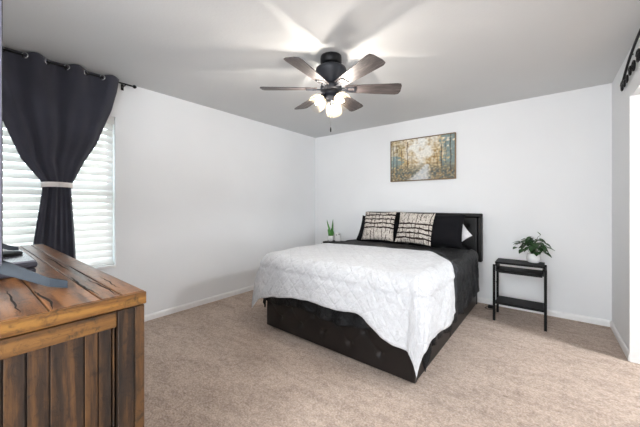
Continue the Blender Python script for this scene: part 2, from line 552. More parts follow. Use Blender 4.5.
# ------------------------------------------------------------------ window with blinds
win = bpy.data.objects.new('window_1', None); C.objects.link(win); struct(win)
xo = LX - 0.105
b = MB()
fw = 0.045
b.box((xo - 0.03, WY0, WZ0), (xo + 0.02, WY0 + fw, WZ1)); b.box((xo - 0.03, WY1 - fw, WZ0), (xo + 0.02, WY1, WZ1))
b.box((xo - 0.03, WY0 + fw, WZ0), (xo + 0.02, WY1 - fw, WZ0 + fw)); b.box((xo - 0.03, WY0 + fw, WZ1 - fw), (xo + 0.02, WY1 - fw, WZ1))
b.box((xo - 0.025, WY0 + fw, 1.33), (xo + 0.015, WY1 - fw, 1.375))
b.build('window_frame', M['trim'], win)
MB().box((xo - 0.008, WY0 + fw - .002, WZ0 + fw - .002), (xo - 0.004, WY1 - fw + .002, 1.332)).build('pane', M['pane'], win)
MB().box((xo - 0.008, WY0 + fw - .002, 1.373), (xo - 0.004, WY1 - fw + .002, WZ1 - fw + .002)).build('pane', M['pane'], win)
MB().box((LX - 0.083, WY0, WZ0 - 0.005), (LX + 0.02, WY1 + 0.0, WZ0 + 0.018), bev=0.004).build('window_sill', M['trim'], win)
bl = thing('window_blind', 'white horizontal slat blind closed over the window behind the dark curtain', 'blind', (LX - 0.045, (WY0 + WY1) / 2, WZ1))
hw = (WY1 - WY0) / 2 - 0.008
MB().box((-0.035, -hw, -0.045), (0.030, hw, -0.001), bev=0.004).build('headrail', M['slat'], bl)
MB().box((0.031, -hw, -0.075), (0.040, hw, -0.001), bev=0.002).build('valance', M['slat'], bl)
nsl = 21; pitch = (WZ1 - 0.09 - (WZ0 + 0.065)) / (nsl - 1)
for i in range(nsl):
    z = -0.095 - i * pitch
    b = MB()
    T = Matrix.Translation((0, 0, z)) @ Matrix.Rotation(R(66), 4, 'Y')
    w = 0.0325
    b.add([T @ Vector((x, y, zz)) for y in (-hw, hw) for x, zz in ((-w, 0), (-w * .4, 0.0035), (w * .4, 0.0035), (w, 0), (w * .4, 0.0015), (-w * .4, 0.0015))],
          [[j, (j + 1) % 6, 6 + (j + 1) % 6, 6 + j] for j in range(6)] + [[5, 4, 3, 2, 1, 0], [6, 7, 8, 9, 10, 11]])
    b.build('slat', M['slat'], bl)
for yy in (-hw + 0.12, hw - 0.12):
    MB().box((-0.001, yy - 0.001, -(WZ1 - WZ0) + 0.05), (0.001, yy + 0.001, -0.04)).build('cord', M['white_plastic'], bl)
MB().box((-0.024, -hw, -(WZ1 - WZ0) + 0.024), (0.024, hw, -(WZ1 - WZ0) + 0.045), bev=0.004).build('bottom_rail', M['slat'], bl)
# outside
struct(MB().box((-30, -20, -0.5), (LX - WT - 0.01, 25, -0.4)).build('ground', M['ground']))
# ------------------------------------------------------------------ unseen fill lamp added in the side room to brighten the bedroom
sl = thing('fill_lamp', 'unseen round fill lamp added in the side room beyond the opening', 'lamp', (1.9, 2.95, H))
MB().lathe([(0.0, -0.001), (0.17, -0.001), (0.17, -0.03), (0.0, -0.03)][::-1], 32).build('lamp_base', M['white_plastic'], sl)
MB().lathe([(0.16, -0.03), (0.155, -0.055), (0.12, -0.085), (0.06, -0.1), (0.0, -0.104)], 32).build('lamp_shade', M['side_fill'], sl)

for hx, hy, lb in ((-0.5, -1.3, 'unseen round fill lamp added in the hall nearest the bedroom'), (-0.5, -2.4, 'unseen round fill lamp added at the far end of the hall')):
    hl = copy_tree(sl); hl.location = (hx, hy, H); hl['label'] = lb  # copies placed out of view in the hall as extra fill
    sh_ = [c for c in kids(hl) if c.name.startswith('lamp_shade')][0]; sh_.data = sh_.data.copy(); sh_.data.materials[0] = M['hall_fill']

# ------------------------------------------------------------------ curtain rod and curtain
RODX, RODZ = LX + 0.085, 2.398
rod = thing('curtain_rod', 'thin black curtain rod with ball ends just under the ceiling', 'curtain rod', (RODX, 0.5, RODZ))
MB().tube([(0, -0.58, 0), (0, 0.58, 0)], 0.008, 12).build('pole', M['iron'], rod)
for sgn in (-1, 1):
    MB().lathe([(0, -0.018), (0.010, -0.014), (0.0165, -0.006), (0.018, 0), (0.0165, 0.006), (0.010, 0.014), (0, 0.018)], 16, Matrix.Translation((0, sgn * 0.595, 0)), cap=False).build('finial', M['iron'], rod)
    b = MB(); yy = sgn * 0.515
    b.tube([(0, yy, -0.011), (-0.04, yy, -0.011), (-0.083, yy, -0.011)], 0.005, 8)
    b.box((-0.085, yy - 0.012, -0.04), (-0.081, yy + 0.012, 0.02), bev=0.001)
    b.build('bracket', M['iron'], rod)

cur = thing('curtain', 'dark charcoal grommet curtain pinched at the middle by a white tieback', 'curtain', (RODX, 0.5, 0))
right_edge = [(0.03, 0.72), (0.726, 0.645), (1.0, 0.632), (1.34, 0.611), (1.385, 0.608), (1.42, 0.625), (1.60, 0.70), (1.773, 0.79), (2.113, 0.905), (2.30, 0.945), (2.44, 0.965)]
left_edge = [(0.03, 0.32), (0.726, 0.36), (0.903, 0.374), (1.34, 0.426), (1.385, 0.430), (1.42, 0.415), (1.586, 0.305), (1.874, 0.205), (2.1, 0.12), (2.3, 0.06), (2.44, 0.04)]
def curtain_pt(u, v):
    z = 0.03 + v * (2.432 - 0.03)
    a, c = interp(left_edge, z), interp(right_edge, z)
    y = a + (c - a) * u
    w = (c - a)
    amp = 0.042 * (0.35 + 0.65 * min(1, w / 0.9)) 
    pinch = math.exp(-((z - 1.385) / 0.16) ** 2)
    amp *= (1 - 0.55 * pinch)
    top = sst(1.9, 2.35, z)
    nw = 3.64
    x = amp * (math.cos(2 * PI * nw * u - 2.44) * (0.35 + 0.65 * top) + (1 - top) * (0.45 * math.sin(2 * PI * 2.3 * u + 1.3 + 0.5 * z) + 0.3 * math.sin(2 * PI * 6.7 * u + 0.6 * z)))
    x += 0.012 * noise.noise(Vector((u * 5, z * 1.2, 3))) * (1 - top)
    # scalloped heading: stands up between the grommets, dips where the rod passes
    if v > 0.9: z -= sst(0.9, 1.0, v) * 0.004 * (1 + math.cos(4 * PI * nw * u - 4.88 + PI))
    return (x + 0.005, y - 0.5, z)
cp = MB().grid(curtain_pt, 150, 110).build('curtain_panel', M['curtain'], cur)
add_solid(cp, 0.003)
for k in range(7):
    u = 0.038 + k * 0.1374
    z = RODZ
    p = Vector(curtain_pt(u, (z - 0.03) / 2.402)); p.z = 0
    q = Vector(curtain_pt(u + 0.01, (z - 0.03) / 2.402)); q.z = 0
    t = (q - p).normalized()
    nrm = Vector((t.y, -t.x, 0))
    rx = nrm.to_track_quat('Z', 'Y').to_matrix().to_4x4()
    T = Matrix.Translation((0.0, p.y, z)) @ rx
    ring = [T @ Vector((0.021 * math.cos(2 * PI * j / 24), 0.021 * math.sin(2 * PI * j / 24), 0)) for j in range(24)]
    MB().tube(ring, 0.0068, 8, closed=True).build('grommet', M['chrome'], cur, label='silver metal grommet')
tb = thing('curtain_tieback', 'white fabric band wrapped around the middle of the dark curtain', 'tieback', (RODX, 0.519, 1.385))
def tb_pt(u, v):
    a = 2 * PI * u
    return (0.005 + 0.048 * math.cos(a), 0.097 * math.sin(a), -0.021 + 0.042 * v + 0.006 * math.cos(a))
o = MB().grid(tb_pt, 48, 3).build('band', M['tieback'], tb); add_solid(o, 0.004, 1)

# ------------------------------------------------------------------ painting
def painting():
    W, Hh = 0.905, 0.605
    t = thing('painting', 'framed painting of golden autumn trees along a pale path above the bed', 'painting', (-1.366, BY, 1.865))
    nx, ny = 190, 126
    me = bpy.data.meshes.new('canvas')
    vs = []; cols = []
    rnd = random.Random(3)
    trunks = [(0.28, 0.30, 0.95, 0.010), (0.10, 0.25, 0.9, 0.008), (0.18, 0.3, 0.8, 0.006), (0.81, 0.25, 0.8, 0.013), (0.94, 0.15, 1.0, 0.012), (0.87, 0.35, 0.85, 0.006), (0.70, 0.35, 0.62, 0.004), (0.36, 0.38, 0.6, 0.004), (0.04, 0.2, 0.9, 0.007), (0.75, 0.3, 0.7, 0.004)]
    def mixc(a, b, k): k = max(0, min(1, k)); return tuple(a[i] + (b[i] - a[i]) * k for i in range(3))
    for j in range(ny + 1):
        for i in range(nx + 1):
            u, v = i / nx, j / ny
            vs.append(((u - 0.5) * (W - 0.02), 0, (v - 0.5) * (Hh - 0.02)))
            n1 = noise.noise(Vector((u * 9, v * 7, 1))); n2 = noise.noise(Vector((u * 26, v * 20, 5))); n3 = noise.noise(Vector((u * 34, v * 26, 9)))
            n4 = noise.noise(Vector((u * 5, v * 4, 12)))
            c = mixc((226, 220, 204), (238, 238, 234), v)
            side = min(1, abs(u - 0.50 - 0.05 * n4) / 0.30)
            fol = side * 0.95 + n1 * 0.6 + n2 * 0.4 - 0.2 - 0.2 * max(0, v - 0.75) + 0.5 * math.exp(-((v - 0.38) / 0.12) ** 2)
            c = mixc(c, mixc((206, 186, 142), (158, 128, 84), 0.5 + n2), fol)
            c = mixc(c, (236, 226, 196), max(0, n3) * 0.7 * side)
            blue = (abs(u - 0.5) > 0.27) * sst(0.2, 0.5, n4 * 0.4 + n2 * 0.5 + (abs(u - 0.5) - 0.27) * 1.6 + 0.25) * (1 if v > 0.3 else 0.5)
            blue *= (1 if (u > 0.5 or v < 0.62) else 0.2)
            c = mixc(c, mixc((138, 168, 176), (96, 124, 132), 0.5 + n3), blue * 0.8)
            low = sst(0.42, 0.2, v + 0.10 * n1)
            if low > 0:
                g = mixc((140, 122, 92), (84, 92, 92), 0.5 + n2 * 1.6 + n1)
                g = mixc(g, (206, 190, 150), max(0, n3) * 0.8)
                c = mixc(c, g, low * 0.9)
            # path, widening towards the viewer
            if v < 0.36:
                ctr = 0.60 - 0.14 * (0.36 - v) / 0.36; hw_ = 0.02 + 0.17 * (0.36 - v) / 0.36
                pth = 1 - sst(hw_ * 0.4, hw_ * 1.3, abs(u - ctr) + 0.04 * n2)
                c = mixc(c, mixc((214, 212, 206), (186, 192, 196), 0.5 + n2), pth)
            for tx, z0, z1, tw in trunks:
                if z0 < v < z1:
                    d = abs(u - tx - 0.012 * noise.noise(Vector((v * 6, tx * 40, 2))))
                    k = (1 - sst(tw * 0.5, tw, d)) * (0.75 + 0.4 * n2)
                    c = mixc(c, (70, 62, 56), k * 0.8)
            c = mixc(c, tuple(x * (0.90 + 0.3 * n3) for x in c), 0.35)
            cols.append(tuple(max(0, min(255, x)) for x in c))
    w = nx + 1
    fs = [[j * w + i, j * w + i + 1, (j + 1) * w + i + 1, (j + 1) * w + i] for j in range(ny) for i in range(nx)]
    n0 = len(vs)   # solid canvas: stretcher depth behind
    me.from_pydata(vs, [], fs)
    at = me.color_attributes.new('paint', 'FLOAT_COLOR', 'POINT')
    flat = []
    for c in cols: flat += list(s2l(c))
    at.data.foreach_set('color', flat)
    me.materials.append(M['painting'])
    cv = bpy.data.objects.new('canvas', me); C.objects.link(cv); cv.parent = t; cv.location = (0, -0.028, 0)
    m = cv.modifiers.new('sol', 'SOLIDIFY'); m.thickness = 0.022; m.offset = -1
    b = MB(); x, z = W / 2, Hh / 2; fwid = 0.012
    b.box((-x, -0.036, -z), (x, -0.002, -z + fwid)); b.box((-x, -0.036, z - fwid), (x, -0.002, z))
    b.box((-x, -0.036, -z + fwid), (-x + fwid, -0.002, z - fwid)); b.box((x - fwid, -0.036, -z + fwid), (x, -0.002, z - fwid))
    b.build('picture_frame', M['frame_gold'], t)
painting()

# ------------------------------------------------------------------ ceiling fan
fan = thing('ceiling_fan', 'dark ceiling fan with six weathered grey blades and three lit glass shades', 'ceiling fan', (-1.385, 1.906, H))
MB().lathe([(0.0, 0), (0.086, 0), (0.088, -0.012), (0.088, -0.052), (0.080, -0.066), (0.040, -0.072), (0.0, -0.072)][::-1], 40).build('canopy', M['iron'], fan)
b = MB(); b.tube([(0, 0, -0.071), (0, 0, -0.0855)], 0.012, 12)
b.lathe([(0.012, -0.084), (0.022, -0.083), (0.026, -0.079), (0.022, -0.073), (0.012, -0.0725)], 16)
b.build('downrod', M['chrome'], fan, label='short steel downrod')
MB().lathe([(0.0, -0.086), (0.05, -0.087), (0.108, -0.092), (0.123, -0.102), (0.126, -0.116), (0.120, -0.135), (0.098, -0.175), (0.076, -0.210), (0.066, -0.232), (0.0, -0.238)][::-1], 48).build('motor_housing', M['fan_metal'], fan)
ZB = -0.262
MB().lathe([(0.0, -0.236), (0.085, -0.238), (0.088, -0.25), (0.088, -0.275), (0.07, -0.285), (0.052, -0.292), (0.050, -0.32), (0.058, -0.328), (0.058, -0.352), (0.040, -0.366), (0.0, -0.37)][::-1], 40).build('hub', M['fan_metal'], fan)
for k in range(6):
    ang = R(-21.3 + 60 * k)
    T = Matrix.Rotation(ang, 4, 'Z') @ Matrix.Translation((0, 0, ZB)) @ Matrix.Rotation(R(-13), 4, 'X')
    poly = [(0.115, -0.040), (0.20, -0.050), (0.38, -0.062), (0.530, -0.072), (0.560, -0.068), (0.572, -0.045), (0.580, 0.030), (0.572, 0.062), (0.545, 0.072), (0.38, 0.064), (0.20, 0.052), (0.115, 0.042)]
    bl_ = MB().prism(poly, -0.003, 0.003, T, [(p[0] + k * 1.7, p[1]) for p in poly]).build('blade', M['blade'], fan)
    b = MB()
    b.box((0.060, -0.014, -0.012), (0.135, 0.014, -0.003), T=T, bev=0.002)
    for sg in (-1, 1):
        b.box((0.125, sg * 0.026 - 0.009, -0.010), (0.205, sg * 0.026 + 0.009, -0.0035), T=T, bev=0.002)
    b.box((0.120, -0.035, -0.010), (0.140, 0.035, -0.0035), T=T, bev=0.002)
    b.box((0.190, -0.035, -0.010), (0.207, 0.035, -0.0035), T=T, bev=0.002)
    b.build('blade_arm', M['fan_metal'], fan)
# light kit: three shades at 120 degrees, tilted outward and down
for k, ad in enumerate((-125, -5, 115)):
    a = R(ad)
    T = Matrix.Rotation(a, 4, 'Z') @ Matrix.Translation((0.050, 0, -0.322)) @ Matrix.Rotation(R(180 - 44), 4, 'Y')
    MB().lathe([(0.0, -0.01), (0.016, -0.008), (0.016, 0.02), (0.024, 0.026), (0.026, 0.05), (0.0, 0.052)], 20, T).build('lamp_socket', M['fan_metal'], fan)
    sh = MB()
    prof = [(0.027, 0.030), (0.038, 0.038), (0.054, 0.056), (0.064, 0.080), (0.067, 0.105), (0.065, 0.130), (0.062, 0.145)]
    sh.lathe(prof, 36, T, cap=False, ridge=0.02)
    sh.build('glass_shade', M['shade'], fan)
    MB().lathe([(0.0, 0.050), (0.008, 0.053), (0.010, 0.062), (0.015, 0.075), (0.016, 0.085), (0.012, 0.100), (0.005, 0.112), (0.0, 0.115)], 20, T, cap=False).build('bulb', M['bulb'], fan, label='glowing warm bulb')
b = MB(); b.tube([(0.012, -0.02, -0.365), (0.012, -0.02, -0.585)], 0.0014, 6)
pc = b.build('pull_chain', M['chrome'], fan)
MB().lathe([(0, -0.625), (0.005, -0.622), (0.0065, -0.600), (0.003, -0.585), (0, -0.584)], 12, Matrix.Translation((0.012, -0.02, 0))).build('pull_knob', M['iron'], pc)

# ------------------------------------------------------------------ iron scroll over the opening (right wall)
def scroll(b, c, r, turns, start, sgn, rad=0.006):
    pts = []
    n = int(26 * turns)
    for i in range(n + 1):
        t = i / n
        rr = r * (1 - 0.86 * t)
        a = start + sgn * turns * 2 * PI * t
        pts.append((0, c[0] + rr * math.cos(a), c[1] + rr * math.sin(a)))
    b.tube(pts, rad, 7)
so = thing('wall_scrollwork', 'black iron scrollwork arch mounted on the right wall above the opening', 'wall decoration', (RX - 0.018, 2.56, 2.19))
b = MB()
HW = 0.90
arc = [(0, HW * s, 0.025 + 0.195 * (1 - abs(s) ** 2.6)) for s in [i / 20 - 1 for i in range(41)]]
b.tube(arc, 0.009, 8)
b.build('arched_bar', M['iron'], so)
for sg in (-1, 1):
    for (yy, zz, rr) in ((0.885, 0.020, 0.050), (0.80, 0.015, 0.034), (0.705, 0.02, 0.036), (0.60, 0.045, 0.042), (0.49, 0.040, 0.046), (0.36, 0.06, 0.055), (0.20, 0.06, 0.06)):
        b = MB(); scroll(b, (sg * yy, zz), rr, 1.6, 0.4 if sg > 0 else PI - 0.4, sg, 0.0062)
        b.build('scroll', M['iron'], so)
MB().box((-0.006, -0.05, 0.02), (0.006, 0.05, 0.14), bev=0.004).build('centre_plate', M['iron'], so)
for yy in (-0.6, 0.6): MB().tube([(0, yy, 0.17), (0.0175, yy, 0.17)], 0.006, 8).build('mounting_pin', M['iron'], so)

# ------------------------------------------------------------------ dresser
DZT = 0.965
dr = thing('dresser', 'rustic dark-stained plank wood dresser with a golden worn top edge', 'dresser', (-0.94, 0.353, 0))
L, D = 1.66, 0.50      # runs towards -x and -y from the near corner
b = MB(); y = -D; i = 0
ys = [-D, -0.415, -0.30, -0.213, -0.108, -0.060, 0.0]
rnd = random.Random(5)
for y0, y1 in zip(ys, ys[1:]):
    b.box((-L, y0 + 0.0016, DZT - 0.032), (-0.0135, y1 - 0.0016, DZT), pid=rnd.random(), bev=0.0025)
# worn crack lines wander across two planks
b.build('top_planks', M['wood_top'], dr)
b = MB()
b.box((-L + 0.01, -D + 0.01, DZT - 0.036), (-0.02, -0.01, DZT - 0.006)); b.build('gap_lining', M['wood_gap'], dr)
MB().box((-0.013, -D, DZT - 0.037), (0.0, 0.0, DZT - 0.0005), pid=0.6, bev=0.004).build('top_edge', M['wood_edge'], dr, label='worn golden-brown end edge of the top')
# cracks in the top: thin dark slivers
def crack(pts, wdt):
    b = MB()
    n = len(pts); vs = []
    for k, (x, y) in enumerate(pts):
        w_ = wdt * math.sin(PI * (k + 0.35) / (n - 0.3))
        vs += [(x, y - w_, DZT + 0.0006), (x, y + w_, DZT + 0.0006)]
    b.add(vs, [[2 * k, 2 * k + 2, 2 * k + 3, 2 * k + 1] for k in range(n - 1)])
    return b
b = MB()
for (x0, y0, ln, wd) in ((-0.02, -0.068, 0.30, 0.0022), (-0.06, -0.10, 0.34, 0.003), (-0.018, -0.205, 0.26, 0.0035), (-0.30, -0.17, 0.5, 0.003), (-0.10, -0.035, 0.22, 0.002), (-0.5, -0.08, 0.5, 0.003), (-0.04, -0.262, 0.3, 0.0025), (-0.7, -0.22, 0.5, 0.003)):
    pts = []
    yy = y0
    for k in range(15):
        x = x0 - ln * k / 14
        yy += rnd.uniform(-0.003, 0.003)
        pts.append((x, yy))
    c_ = crack(pts, wd)
    b.add(c_.v, c_.f)
b.build('cracks', M['wood_gap'], dr)
SXF = -0.022
b = MB()
zt = DZT - 0.040
b.box((-0.0455, -D + 0.02, 0.04), (SXF, -0.104, zt - 0.002), pid=0.2)   # dark backing behind side planks
b.build('side_backing', M['wood_gap'], dr)
# end frame: stile, rear stile, top rail, bottom rail
b = MB()
b.box((SXF - 0.03, -0.072, 0.0), (SXF + 0.016, -0.030, zt), pid=0.35, bev=0.002)
b.box((SXF - 0.03, -0.029, 0.0), (SXF + 0.016, -0.004, zt), pid=0.75, bev=0.002)
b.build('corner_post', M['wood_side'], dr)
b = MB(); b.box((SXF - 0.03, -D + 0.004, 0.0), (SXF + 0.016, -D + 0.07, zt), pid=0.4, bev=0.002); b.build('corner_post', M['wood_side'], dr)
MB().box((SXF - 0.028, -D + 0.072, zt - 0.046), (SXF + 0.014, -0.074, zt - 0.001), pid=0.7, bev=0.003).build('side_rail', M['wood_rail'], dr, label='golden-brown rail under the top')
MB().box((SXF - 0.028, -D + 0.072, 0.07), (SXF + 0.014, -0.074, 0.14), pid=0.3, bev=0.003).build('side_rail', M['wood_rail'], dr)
bounds = [-0.428, -0.368, -0.290, -0.252, -0.211, -0.144, -0.114, -0.082, -0.074]
b = MB()
pids = [0.3, 0.5, 0.55, 0.45, 0.5, 0.8, 0.3, 0.6]
for k, (y0, y1) in enumerate(zip(bounds, bounds[1:])):
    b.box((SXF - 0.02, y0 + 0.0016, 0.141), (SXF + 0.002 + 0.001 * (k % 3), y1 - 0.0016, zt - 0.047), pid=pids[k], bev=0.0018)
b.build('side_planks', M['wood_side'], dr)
# carcass, far end and drawer fronts
MB().box((-L + 0.04, -D + 0.015, 0.06), (SXF - 0.05, -0.03, zt - 0.001), pid=0.2).build('carcass', M['wood_gap'], dr)
MB().box((-L + 0.01, -D + 0.01, 0.0), (-L + 0.04, -0.004, zt), pid=0.5, bev=0.003).build('end_panel', M['wood_side'], dr)
cols = 3; rows = 3
fw_ = (L - 0.04 - 0.075) / cols
for c_ in range(cols):
    for r_ in range(rows):
        x0 = -L + 0.045 + c_ * fw_; z0 = 0.10 + r_ * 0.27
        d = MB()
        for q in range(3):
            d.box((x0 + 0.006, -0.029, z0 + 0.006 + q * 0.085), (x0 + fw_ - 0.006, -0.010, z0 + 0.004 + (q + 1) * 0.085), pid=rnd.random(), bev=0.002)
        do = d.build('drawer', M['wood_top'], dr)
        xm = x0 + fw_ / 2
        MB().tube([(xm - 0.05, -0.012, z0 + 0.13), (xm - 0.05, 0.014, z0 + 0.13), (xm + 0.05, 0.014, z0 + 0.13), (xm + 0.05, -0.012, z0 + 0.13)], 0.005, 8).build('handle', M['iron'], do)

# ------------------------------------------------------------------ television on the dresser
tv = thing('television', 'flat television seen edge-on at the left, standing on angled slate feet', 'television', (-1.746, 0.055, DZT))
TW = 1.23
MB().box((-TW / 2, -0.012, 0.095), (TW / 2, 0.019, 0.82), bev=0.006).build('housing', M['tv_grey'], tv)
MB().box((-TW / 2 + 0.008, 0.0185, 0.108), (TW / 2 - 0.008, 0.0205, 0.812)).build('screen', M['tv_screen'], tv)
MB().box((-TW / 2 + 0.25, -0.045, 0.14), (TW / 2 - 0.25, -0.012, 0.45), bev=0.012).build('rear_cover', M['tv_grey'], tv)
def foot(sx):
    b = MB()
    x = sx * (TW / 2 - 0.095)
    dx = sx * 0.05
    def bar(p0, p1, w0, h0, w1, h1):
        vs = []
        for p, w, h in ((p0, w0, h0), (p1, w1, h1)):
            vs += [(p[0] - w, p[1], p[2] - h), (p[0] + w, p[1], p[2] - h), (p[0] + w, p[1], p[2] + h), (p[0] - w, p[1], p[2] + h)]
        b.add(vs, [[0, 1, 2, 3], [7, 6, 5, 4], [0, 4, 5, 1], [1, 5, 6, 2], [2, 6, 7, 3], [3, 7, 4, 0]])
    bar((x, 0.0, 0.098), (x + dx * 0.85, 0.118, 0.024), 0.011, 0.022, 0.009, 0.013)
    bar((x + dx * 0.85, 0.118, 0.024), (x + dx, 0.158, 0.0115), 0.009, 0.013, 0.009, 0.0105)
    bar((x, 0.0, 0.098), (x + dx * 0.85, -0.130, 0.022), 0.011, 0.022, 0.009, 0.013)
    bar((x + dx * 0.85, -0.130, 0.022), (x + dx, -0.160, 0.0115), 0.009, 0.013, 0.009, 0.0105)
    return b
for sx in (1, -1): foot(sx).build('foot', M['plastic_grey'], tv)

bx = thing('media_box', 'low charcoal box with smooth grey lid lying under the television', 'box', (-1.47, 0.185, DZT))
MB().box((-0.39, -0.27, 0.002), (-0.004, -0.004, 0.026), bev=0.006).build('box_base', M['box_dark'], bx)
MB().box((-0.39, -0.275, 0.029), (0.0, 0.0, 0.050), bev=0.007).build('box_body', M['box_dark'], bx)
MB().box((-0.386, -0.270, 0.0485), (-0.004, -0.004, 0.0555), bev=0.003).build('lid', M['box_top'], bx)
pk = MB().lathe([(0, 0), (0.066, 0), (0.070, 0.004), (0.066, 0.010), (0.05, 0.012), (0, 0.011)], 32).build('coaster', M['black_paint'], loc=(-1.70, 0.10, DZT + 0.0557))
tag(pk, 'round black disc lying on the grey lid of the low box', 'disc')

# ------------------------------------------------------------------ bed
BR = R(-1.0)
bed = thing('bed', 'dark brown faux leather platform bed with button-tufted panels and black headboard', 'bed', (-1.40, 2.95, 0), BR)
# local frame: x across (-0.77..0.77), y from foot (-1.05) to head (+1.05)
FXL, FXR, FYF, HDY = -0.765, 0.735, -1.04, 1.03
def tuft_panel(W, Hh, buttons, nx, nz, depth=0.014, edge=0.018, r=0.14):
    """front face in x (0..W), z (0..Hh); returns fn giving outward offset"""
    def off(x, z):
        e = min(x, W - x, z, Hh - z)
        o = 0.018 * (1 - (1 - min(1, max(0, e) / edge)) ** 2) ** 0.5 if e < edge else 0.018
        for bx_, bz in buttons:
            d = math.hypot(x - bx_, (z - bz))
            o -= depth * math.exp(-(d / 0.028) ** 2) + 0.003 * math.exp(-(d / 0.07) ** 2)
        # diamond creases between neighbours
        for (ax, az) in buttons:
            for (cx_, cz) in buttons:
                if cx_ > ax and abs(cz - az) > 0.02 and math.hypot(cx_ - ax, cz - az) < r * 1.6:
                    vx, vz = cx_ - ax, cz - az; l2 = vx * vx + vz * vz
                    t = ((x - ax) * vx + (z - az) * vz) / l2
                    if 0 <= t <= 1:
                        dd = abs((x - ax) * vz - (z - az) * vx) / math.sqrt(l2)
                        o -= 0.0035 * math.exp(-(dd / 0.007) ** 2)
        return o
    return off
def tufted(name, W, Hh, thick, buttons, nx, nz, T, mat, parent, rr=0.2):
    off = tuft_panel(W, Hh, buttons, nx, nz, r=rr)
    b = MB()
    b.grid(lambda u, v: T @ Vector((u * W, -off(u * W, v * Hh), v * Hh)), nx, nz)
    # rim to the back
    b.box((0, 0, 0), (W, thick, Hh), T=T, bev=0.0)
    o = b.build(name, mat, parent)
    for bx_, bz in buttons:
        TB = T @ Matrix.Translation((bx_, -off(bx_, bz) - 0.001, bz)) @ Matrix.Rotation(R(90), 4, 'X')
        MB().lathe([(0.011, -0.003), (0.0105, 0.002), (0.007, 0.005), (0.0, 0.006)], 14, TB, cap=False).build('tuft_button', mat, o)
    return o
RZ0, RZ1 = 0.025, 0.34
W = FXR - FXL
btn = [(0.10 + 0.263 * k + 0.10, 0.125) for k in range(5)] + [(0.068 + 0.263 * k, 0.245) for k in range(6)]
tufted('foot_panel', W, RZ1 - RZ0, 0.035, btn, 150, 36, Matrix.Translation((FXL, FYF + 0.0, RZ0)), M['leather'], bed, 0.16)
for sgn, x in ((1, FXR), (-1, FXL)):
    b = MB()
    x0, x1 = (x - 0.035, x) if sgn > 0 else (x, x + 0.035)
    ya = FYF + 0.036
    b.box((x0, ya, RZ0), (x1, -0.20, RZ1), bev=0.008, seg=3)
    b.box((x0, -0.197, RZ0), (x1, 0.94, RZ1), bev=0.008, seg=3)
    b.build('side_rail', M['leather'], bed)
MB().box((FXL + 0.04, FYF + 0.04, 0.26), (FXR - 0.04, 0.92, 0.29)).build('platform', M['leather'], bed)
for sx in (FXL + 0.02, FXR - 0.055):
    for yy in (FYF + 0.01, 0.88):
        MB().box((sx, yy + 0.03, 0.0), (sx + 0.035, yy + 0.06, 0.026)).build('leg', M['black_paint'], bed)
# headboard
HW_ = 1.575
hz0, hz1 = 0.53, 1.115
T = Matrix.Translation((-HW_ / 2 + 0.0, 0.985, 0))
b = MB()
bt = 0.045
b.box((0, -0.03, hz1 - bt), (HW_, 0.055, hz1), T=T, bev=0.010, seg=3)
b.box((0, -0.03, hz0), (bt, 0.055, hz1 - bt - 0.001), T=T, bev=0.010, seg=3)
b.box((HW_ - bt, -0.03, hz0), (HW_, 0.055, hz1 - bt - 0.001), T=T, bev=0.010, seg=3)
hb = b.build('headboard', M['leather_head'], bed)
hbt = [(0.13 + 0.245 * k, 0.43) for k in range(6)] + [(0.2525 + 0.245 * k, 0.29) for k in range(5)] + [(0.13 + 0.245 * k, 0.15) for k in range(6)]
tufted('headboard_panel', HW_ - 2 * bt + 0.004, hz1 - bt - hz0 + 0.002, 0.045, hbt, 140, 50, T @ Matrix.Translation((bt - 0.002, 0.0, hz0)), M['leather_head'], bed, 0.22)
for sx in (-HW_ / 2 + 0.06, HW_ / 2 - 0.10):
    MB().box((sx, 1.0, 0.0), (sx + 0.04, 1.03, hz0 + 0.02), bev=0.003).build('headboard_post', M['black_metal'], bed)

def to_world(x, y, z): # bed local to world
    c, s = math.cos(BR), math.sin(BR)
    return Vector((-1.40 + c * x - s * y, 2.95 + s * x + c * y, z))
TB = Matrix.Translation((-1.40, 2.95, 0)) @ Matrix.Rotation(BR, 4, 'Z')
mt = MB().box((-0.72, -0.975, 0.292), (0.70, 0.925, 0.665), bev=0.06, seg=5).build('mattress', M['sheet'], loc=(-1.40, 2.95, 0), rot=(0, 0, BR))
tag(mt, 'mattress in a black fitted sheet on the platform bed under the covers', 'mattress')
for p in mt.data.polygons: p.use_smooth = True

